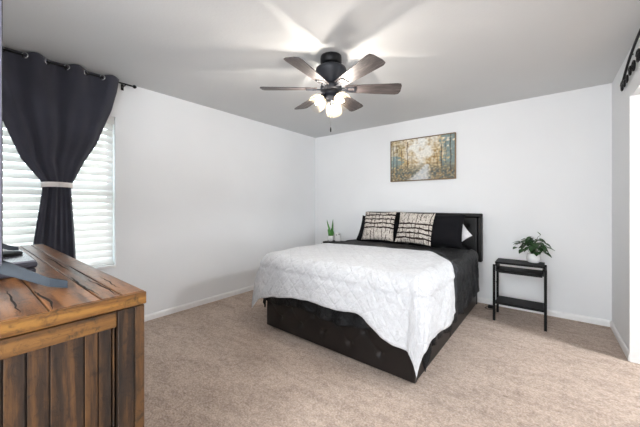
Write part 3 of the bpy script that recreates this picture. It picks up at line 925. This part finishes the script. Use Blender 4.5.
def drape(name, x0, x1, y0, r, top, oL, oR, oF, head, mat, label, cat, res=0.016, flare=0.10, wamp=0.02, wfreq=16, seed=0, thick=0.012, puff=0.012, crease=None, hem=None, extra=None, bias=1.0, uvt=None, cap=(0.5, 0.75)):
    b = MB()
    W_ = x1 - x0
    arc = r * PI / 2
    nu = int((W_ + oL + oR) / res)
    def P(s, t):
        dx = x0 - s if s < x0 else (s - x1 if s > x1 else 0)
        sg = -1 if s < x0 else 1
        dy = y0 - t if t < y0 else 0
        rho = math.hypot(dx, dy)
        bxp = min(max(s, x0), x1); byp = max(t, y0)
        z = top
        # gentle puffing on the flat part
        z += puff * noise.noise(Vector((s * 2.2 + seed, t * 2.2, seed))) + puff * 0.45 * noise.noise(Vector((s * 7, t * 7, seed + 4)))
        if rho <= 1e-9:
            return Vector((bxp, byp, z))
        nx_, ny_ = sg * dx / rho, -dy / rho
        if bias != 1.0 and sg > 0 and dx > 0 and dy > 0:
            th_ = (math.atan2(dy, dx) / (PI / 2)) ** bias * PI / 2
            nx_, ny_ = math.cos(th_), -math.sin(th_)
        if rho > cap[0]: rho = cap[0] + (rho - cap[0]) * cap[1]
        if rho < arc:
            h = r * math.sin(rho / r); dz = -r * (1 - math.cos(rho / r))
        else:
            e = rho - arc
            h = r + flare * e; dz = -r - e * math.sqrt(1 - flare * flare)
        k = sst(arc * 0.5, arc + 0.22, rho)
        # perimeter parameter for the hanging folds
        th = math.atan2(dy, dx) if dx > 0 and dy > 0 else (0 if dy == 0 else PI / 2)
        if dy == 0: per = byp
        elif dx == 0: per = y0 - 0.5 - (bxp - (x1 if sg > 0 else x0)) * -sg
        else: per = y0 - th * 0.32
        per = per * (1 if sg > 0 else 1.13) + (5 if sg < 0 else 0)
        wv = math.sin(per * wfreq + seed + 1.5 * noise.noise(Vector((per * 2, seed, rho * 2)))) * 0.6 + 0.9 * noise.noise(Vector((per * wfreq * 0.35, rho * 3, seed + 7)))
        h += wamp * k * wv
        h += 0.006 * noise.noise(Vector((s * 16, t * 16, seed + 2)))
        if bias != 1.0 and dx > 0 and dy > 0: h += 0.035 * math.sin(2 * math.atan2(dy, dx)) * k
        if crease: # stitched fold line
            cd = crease[0]
            h -= crease[1] * math.exp(-((rho - cd) / 0.010) ** 2)
        q = Vector((bxp + nx_ * h, byp + ny_ * h, z + dz))
        if extra: q = extra(q, s, t, rho)
        if q.z < 0.012: q.z = 0.012 + 0.004 * abs(noise.noise(Vector((s * 9, t * 9, 1))))
        return q
    def S(u): return x0 - oL + u * (W_ + oL + oR)
    def fn(u, v):
        s = S(u)
        hd = head(s)
        ft = y0 - (oF + (hem(s) if hem else 0))
        t = ft + (hd - ft) * v
        return P(s, t)
    def uvf(u, v):
        s = S(u); hd = head(s); ft = y0 - oF
        return (s, ft + (hd - ft) * v - (uvt(s) if uvt else 0))
    nv = int((head(0) - y0 + oF) / res)
    b.grid(fn, nu, nv, uvf)
    o = b.build(name, mat, loc=(-1.40, 2.95, 0), rot=(0, 0, BR))
    add_solid(o, thick, -1)
    tag(o, label, cat)
    return o

def headq(s): return 0.02 + 0.04 * math.sin(s * 3.0 + 0.5) - 0.12 * sst(-0.1, -0.75, s) - 0.48 * sst(0.42, 0.95, s)
def headbulk(q, s, t, rho):
    k = math.exp(-((t - headq(s) - 0.09 - 0.16 * (1 - sst(0.45, 0.8, s))) / 0.025) ** 2)
    q.z += 0.014 * k + 0.022 * sst(0.05, 0.35, t) * (1 if rho == 0 else 0.6)
    return q
drape('comforter', -0.735, 0.735, -0.985, 0.085, 0.712, 0.36, 0.48, 0.47, lambda s: 0.60 + 0.03 * math.sin(s * 4),
      M['comforter'], 'charcoal satin comforter under the white quilt, covering the bed up to the pillows', 'comforter',
      flare=0.05, wamp=0.015, wfreq=34, seed=3, thick=0.014, puff=0.02, extra=headbulk, uvt=lambda s: headq(s) + 0.16 * (1 - sst(0.45, 0.8, s)),
      hem=lambda s: 0.02 * math.sin(s * 9 + 1))
def quilt_folds(q, s, t, rho):
    for cx_, cy_, rr, nn, am in ((0.40, -0.80, 0.30, 9, 0.008), (-0.1, -0.9, 0.26, 7, 0.006), (-0.55, -0.7, 0.25, 6, 0.005)):
        d = math.hypot(s - cx_, t - cy_); a = math.atan2(t - cy_, s - cx_)
        w = am * math.sin(nn * a + 5 * d) * math.exp(-(d / rr) ** 2) * min(1, d / 0.08)
        q.z += w; q.y -= w * 0.6 * min(1, rho / 0.15)
    return q
drape('quilt', -0.745, 0.715, -0.985, 0.12, 0.745, 0.40, 0.45, 0.33, headq,
      M['quilt'], 'white stitched quilt draped over the foot of the bed, one corner hanging low', 'quilt',
      flare=0.12, wamp=0.016, wfreq=13, seed=11, thick=0.008, puff=0.016, crease=(0.20, 0.012),
      hem=lambda s: 0.075 + 0.06 * sst(-0.3, -0.7, s) + 0.05 * sst(-0.55, -0.78, s) + 0.13 * sst(0.3, 0.65, s) + 0.010 * math.sin(s * 11), extra=quilt_folds, bias=0.5, cap=(0.50, 0.8))
# folded-back border band of the comforter at the head edge of the quilt
# ------------------------------------------------------------------ pillows
def pillow(name, w, h, tmax, mat, loc, rot, label, cat, group=None, n=36, pinch=0.07, seed=0, piping=None):
    t = thing(name, label, cat, loc, 0, group) if piping else None
    b = MB()
    def side(sg):
        def fn(u, v):
            x = 2 * u - 1; y = 2 * v - 1
            ex = (1 - abs(x) ** 2.6); ey = (1 - abs(y) ** 2.6)
            th = tmax / 2 * (max(0, ex) * max(0, ey)) ** 0.5
            th *= 1 + 0.10 * noise.noise(Vector((x * 2.5, y * 2.5, seed)))
            px = x * w / 2 * (1 - pinch * (1 - y * y)); py = y * h / 2 * (1 - pinch * (1 - x * x))
            return (px, sg * -th, py)
        return fn
    b.grid(side(1), n, n)
    o2 = MB().grid(side(-1), n, n)
    b.add(o2.v, [f[::-1] for f in o2.f], True)
    for k in range(n * n): b.uv[n * n + k] = [(o2.uv[k][i][0], o2.uv[k][i][1]) for i in (3, 2, 1, 0)]
    o = b.build(name, mat, loc=loc)
    o.rotation_euler = rot
    tag(o, label, cat, group)
    return o
PZ = 0.70
# black shams upright against the headboard (three side by side, the middle hidden behind cushions)
def at_bed(x, y, z): return tuple(to_world(x, y, z))
pillow('pillow', 0.60, 0.40, 0.15, M['black_pillow'], at_bed(-0.545, 0.84, PZ + 0.125), (R(-16), R(9), BR + R(2)), 'black pillow against the headboard, farthest left behind the patterned cushions', 'pillow', 'black pillows', seed=1)
pillow('pillow', 0.60, 0.41, 0.16, M['black_pillow'], at_bed(0.33, 0.80, PZ + 0.205), (R(-16), 0, BR - R(3)), 'large plain black pillow to the right of the two patterned cushions', 'pillow', 'black pillows', seed=2)
pillow('pillow', 0.24, 0.22, 0.05, M['white_pillow'], at_bed(0.545, 0.885, PZ + 0.165), (R(-12), R(-38), BR), 'white pillow mostly hidden, only a corner showing beside the black pillow', 'pillow', seed=5)
CUR = M['cushion']
pillow('cushion', 0.47, 0.42, 0.14, CUR, at_bed(-0.445, 0.70, PZ + 0.225), (R(20), R(179), BR + R(4)), 'cream cushion with brown woven bands, the left of the pair on the bed', 'cushion', 'patterned cushions on the bed', seed=3)
pillow('cushion', 0.47, 0.42, 0.14, CUR, at_bed(0.075, 0.68, PZ + 0.225), (R(-20), R(1.5), BR - R(2)), 'cream cushion with brown woven bands, the right one next to the plain black pillow', 'cushion', 'patterned cushions on the bed', seed=4)

# ------------------------------------------------------------------ nightstands
def nightstand(loc, label):
    t = thing('nightstand', label, 'nightstand', loc, 0)
    w, d, h = 0.44, 0.27, 0.62
    b = MB().box((-w / 2 + 0.012, -d / 2 + 0.004, h - 0.020), (w / 2 - 0.012, d / 2 - 0.004, h), bev=0.002)
    b.build('tabletop', M['black_paint'], t)
    MB().box((-w / 2 + 0.030, -d / 2 + 0.004, h - 0.112), (w / 2 - 0.030, d / 2 - 0.004, h - 0.086), bev=0.002).build('shelf', M['black_paint'], t)
    for sg in (-1, 1):
        x = sg * (w / 2 - 0.024)
        MB().box((x - 0.005, -d / 2 + 0.006, h - 0.100), (x + 0.005, d / 2 - 0.006, h - 0.0205), bev=0.001).build('side_panel', M['black_paint'], t)
    MB().box((-w / 2 + 0.018, -d / 2 + 0.004, 0.172), (w / 2 - 0.018, d / 2 - 0.004, 0.196), bev=0.002).build('shelf', M['black_paint'], t)
    for sx in (-1, 1):
        for sy in (-1, 1):
            x = sx * (w / 2 - 0.006); y = sy * (d / 2 + 0.008)
            MB().box((x - 0.012, y - 0.011, 0.0), (x + 0.012, y + 0.011, h - 0.028), bev=0.003).build('leg', M['black_metal'], t)
        x = sx * (w / 2 - 0.006)
        for zz in (h - 0.05, 0.165):
            MB().tube([(x, -d / 2 + 0.01, zz), (x, d / 2 - 0.01, zz)], 0.007, 8).build('stretcher', M['black_metal'], t)
    return t
ns = nightstand((-0.21, 3.665, 0), 'narrow black side table with two lower shelves, right of the bed')
ns2 = copy_tree(ns); ns2.location = (-2.655, 3.84, 0); ns2['label'] = 'black side table hidden in the corner left of the bed, holding the upright plant'

# ------------------------------------------------------------------ plants
def leaf(b, base, tip, width, droop, up=Vector((0, 0, 1)), n=8, heart=True, cup=0.15):
    base = Vector(base); tip = Vector(tip)
    d = tip - base; L_ = d.length; d.normalize()
    side = d.cross(up)
    if side.length < 1e-3: side = Vector((1, 0, 0))
    side.normalize(); nrm = side.cross(d)
    vs = []; 
    for i in range(n + 1):
        t = i / n
        w_ = width * (math.sin(PI * min(1, t ** (0.62 if heart else 0.9))) ** 0.8 if 0 < t < 1 else 0.02)
        c = base + d * L_ * t + Vector((0, 0, -1)) * droop * t * t
        for k in (-1, -0.5, 0, 0.5, 1):
            vs.append(c + side * k * w_ / 2 + nrm * (abs(k) * cup * w_))
    fs = [[i * 5 + k, i * 5 + k + 1, (i + 1) * 5 + k + 1, (i + 1) * 5 + k] for i in range(n) for k in range(4)]
    b.add(vs, fs, True)
def pothos(loc):
    t = thing('potted_plant', 'bushy green leafy plant in a round white pot on the black side table', 'plant', loc)
    prof = [(0.0, 0.0), (0.040, 0.0), (0.050, 0.008), (0.060, 0.035), (0.060, 0.060), (0.053, 0.088), (0.050, 0.095), (0.046, 0.095), (0.046, 0.080), (0.0, 0.080)]
    MB().lathe(prof, 36).build('pot', M['white_ceramic'], t)
    MB().lathe([(0.0, 0.078), (0.046, 0.079), (0.044, 0.083), (0.0, 0.086)], 24).build('soil', M['soil'], t)
    rn = random.Random(21)
    st = MB(); stems = []
    specs = []
    for k in range(46):
        a = rn.uniform(0, 2 * PI); rr = rn.uniform(0.02, 0.115); z = 0.225 - 0.5 * rr + rn.uniform(-0.045, 0.040)
        specs.append((a, rr, z, rn.uniform(0.06, 0.085)))
    specs += [(R(185), 0.17, 0.155, 0.075), (R(200), 0.14, 0.14, 0.07), (R(170), 0.12, 0.19, 0.075), (R(-10), 0.10, 0.13, 0.075), (R(-60), 0.09, 0.115, 0.075), (R(-110), 0.09, 0.12, 0.07)]
    right = Vector((0.786, 0.618, 0))
    for a, rr, z, ln in specs:
        a2 = a + 0.66
        dirv = Vector((math.cos(a2), math.sin(a2), 0))
        p = dirv * rr + Vector((0, 0, z))
        st.tube([(dirv.x * 0.015, dirv.y * 0.015, 0.08), (dirv.x * rr * 0.5, dirv.y * rr * 0.5, z * 0.85 + 0.02), tuple(p)], 0.0018, 5)
        b = MB()
        q = p + dirv * ln * 0.85 + Vector((rn.uniform(-.02, .02), rn.uniform(-.02, .02), rn.uniform(-0.035, 0.015)))
        leaf(b, p, q, ln * 0.85, 0.02)
        b.build('leaf', M['leaf'], t)
    # tall arching stem to the right
    arch = [Vector((0.01, 0, 0.08)), Vector((0.02, 0.01, 0.20)), right * 0.045 + Vector((0, 0, 0.265)), right * 0.075 + Vector((0, 0, 0.285))]
    st.tube(arch, 0.002, 5)
    b = MB(); leaf(b, right * 0.05 + Vector((0, 0, 0.255)), right * 0.14 + Vector((0, 0, 0.215)), 0.045, 0.035); b.build('leaf', M['leaf'], t)
    b = MB(); leaf(b, right * 0.075 + Vector((0, 0, 0.285)), right * 0.035 + Vector((0, 0, 0.325)), 0.022, -0.0); b.build('leaf', M['leaf'], t)
    b = MB(); leaf(b, right * -0.02 + Vector((0, 0, 0.27)), right * -0.09 + Vector((0, 0, 0.23)), 0.05, 0.02); b.build('leaf', M['leaf'], t)
    st.build('stems', M['leaf'], t)
pothos((-0.095, 3.72, 0.62))
def snake(loc):
    t = thing('snake_plant', 'small upright snake plant with two tall leaves behind the left of the bed', 'plant', loc)
    MB().lathe([(0.0, 0.0), (0.040, 0.0), (0.048, 0.02), (0.052, 0.085), (0.048, 0.088), (0.046, 0.078), (0.0, 0.076)], 32).build('pot', M['white_ceramic'], t)
    MB().lathe([(0.0, 0.074), (0.046, 0.0745), (0.04, 0.08), (0.0, 0.081)], 24).build('soil', M['soil'], t)
    rt = Vector((0.786, 0.618, 0)); fr = Vector((-0.618, 0.786, 0))
    for (bx_, by_, tx, ty, tz, w_) in ((-0.005, 0, -0.055, 0.0, 0.355, 0.040), (0.012, 0.0, 0.048, 0.005, 0.36, 0.042), (-0.02, -0.02, -0.038, -0.02, 0.20, 0.05), (0.022, -0.02, 0.042, -0.02, 0.215, 0.05), (0.0, -0.03, 0.004, -0.035, 0.18, 0.05), (0.0, 0.02, 0.02, 0.03, 0.21, 0.045)):
        b = MB(); base = rt * bx_ + fr * by_ + Vector((0, 0, 0.075)); tip = rt * tx + fr * ty + Vector((0, 0, tz))
        d = tip - base; vs = []; n = 9
        for i in range(n + 1):
            s_ = i / n; w2 = w_ * (0.7 + 0.5 * s_ - 1.18 * s_ ** 2.2) if s_ < 1 else 0.001
            w2 = max(w2, 0.001)
            c = base + d * s_ + rt * (0.006 * math.sin(5 * s_))
            for k in (-1, -0.5, 0, 0.5, 1): vs.append(c + rt * k * w2 / 2 - fr * (0.25 * w2 * (1 - k * k)))
        b.add(vs, [[i * 5 + k, i * 5 + k + 1, (i + 1) * 5 + k + 1, (i + 1) * 5 + k] for i in range(n) for k in range(4)], True)
        o = b.build('leaf', M['snake_leaf'], t); add_solid(o, 0.003, 0)
snake((-2.80, 3.84, 0.62))
# small white trinket beside the snake plant
tr = thing('trinket_box', 'small white box with two grey knobs beside the snake plant', 'box', (-2.70, 3.90, 0.62), R(38))
MB().box((-0.045, -0.03, 0.0), (0.045, 0.03, 0.135), bev=0.008, seg=3).build('body', M['white_plastic'], tr)
for sx in (-0.022, 0.022):
    MB().lathe([(0.009, 0), (0.009, 0.006), (0.0, 0.008)], 14, Matrix.Translation((sx, -0.03, 0.108 + sx * 0.2)) @ Matrix.Rotation(R(90), 4, 'X'), cap=False).build('knob', M['box_top'], tr)
# white care tag sewn to the comforter corner is built as its part below
cf = bpy.data.objects['comforter']
MB().box((-0.018, -0.001, -0.032), (0.018, 0.001, 0.032)).build('care_tag', M['white_pillow'], cf, loc=(-0.745, -1.108, 0.345), rot=(0, 0, R(6)), label='small white care tag')
# plug adapter and cord at the wall right of the bed
ad = thing('power_adapter', 'black plug adapter with cord on the carpet between bed and side table', 'adapter', (-0.50, 3.90, 0))
MB().box((-0.03, -0.022, 0.0), (0.03, 0.022, 0.035), bev=0.006).build('plug_block', M['black_paint'], ad)
b = MB()
b.tube([(0.0, 0.02, 0.02), (0.02, 0.08, 0.006), (0.05, 0.10, 0.02), (0.05, 0.118, 0.10), (0.045, 0.128, 0.25), (0.035, 0.132, 0.30)], 0.003, 6)
b.tube([(-0.03, 0.0, 0.015), (-0.06, -0.03, 0.004), (-0.03, -0.07, 0.004), (0.02, -0.05, 0.004), (0.05, -0.01, 0.004)], 0.003, 6)
b.build('cord', M['black_paint'], ad)
ot = thing('wall_outlet', 'white electrical outlet plate on the back wall beside the bed', 'outlet', (-0.465, BY, 0.32))
MB().box((-0.035, -0.006, -0.057), (0.035, -0.0005, 0.057), bev=0.003).build('plate', M['white_plastic'], ot)
for dz in (-0.024, 0.024): MB().box((-0.015, -0.009, dz - 0.014), (0.015, -0.0062, dz + 0.014), bev=0.002).build('socket', M['white_plastic'], ot)
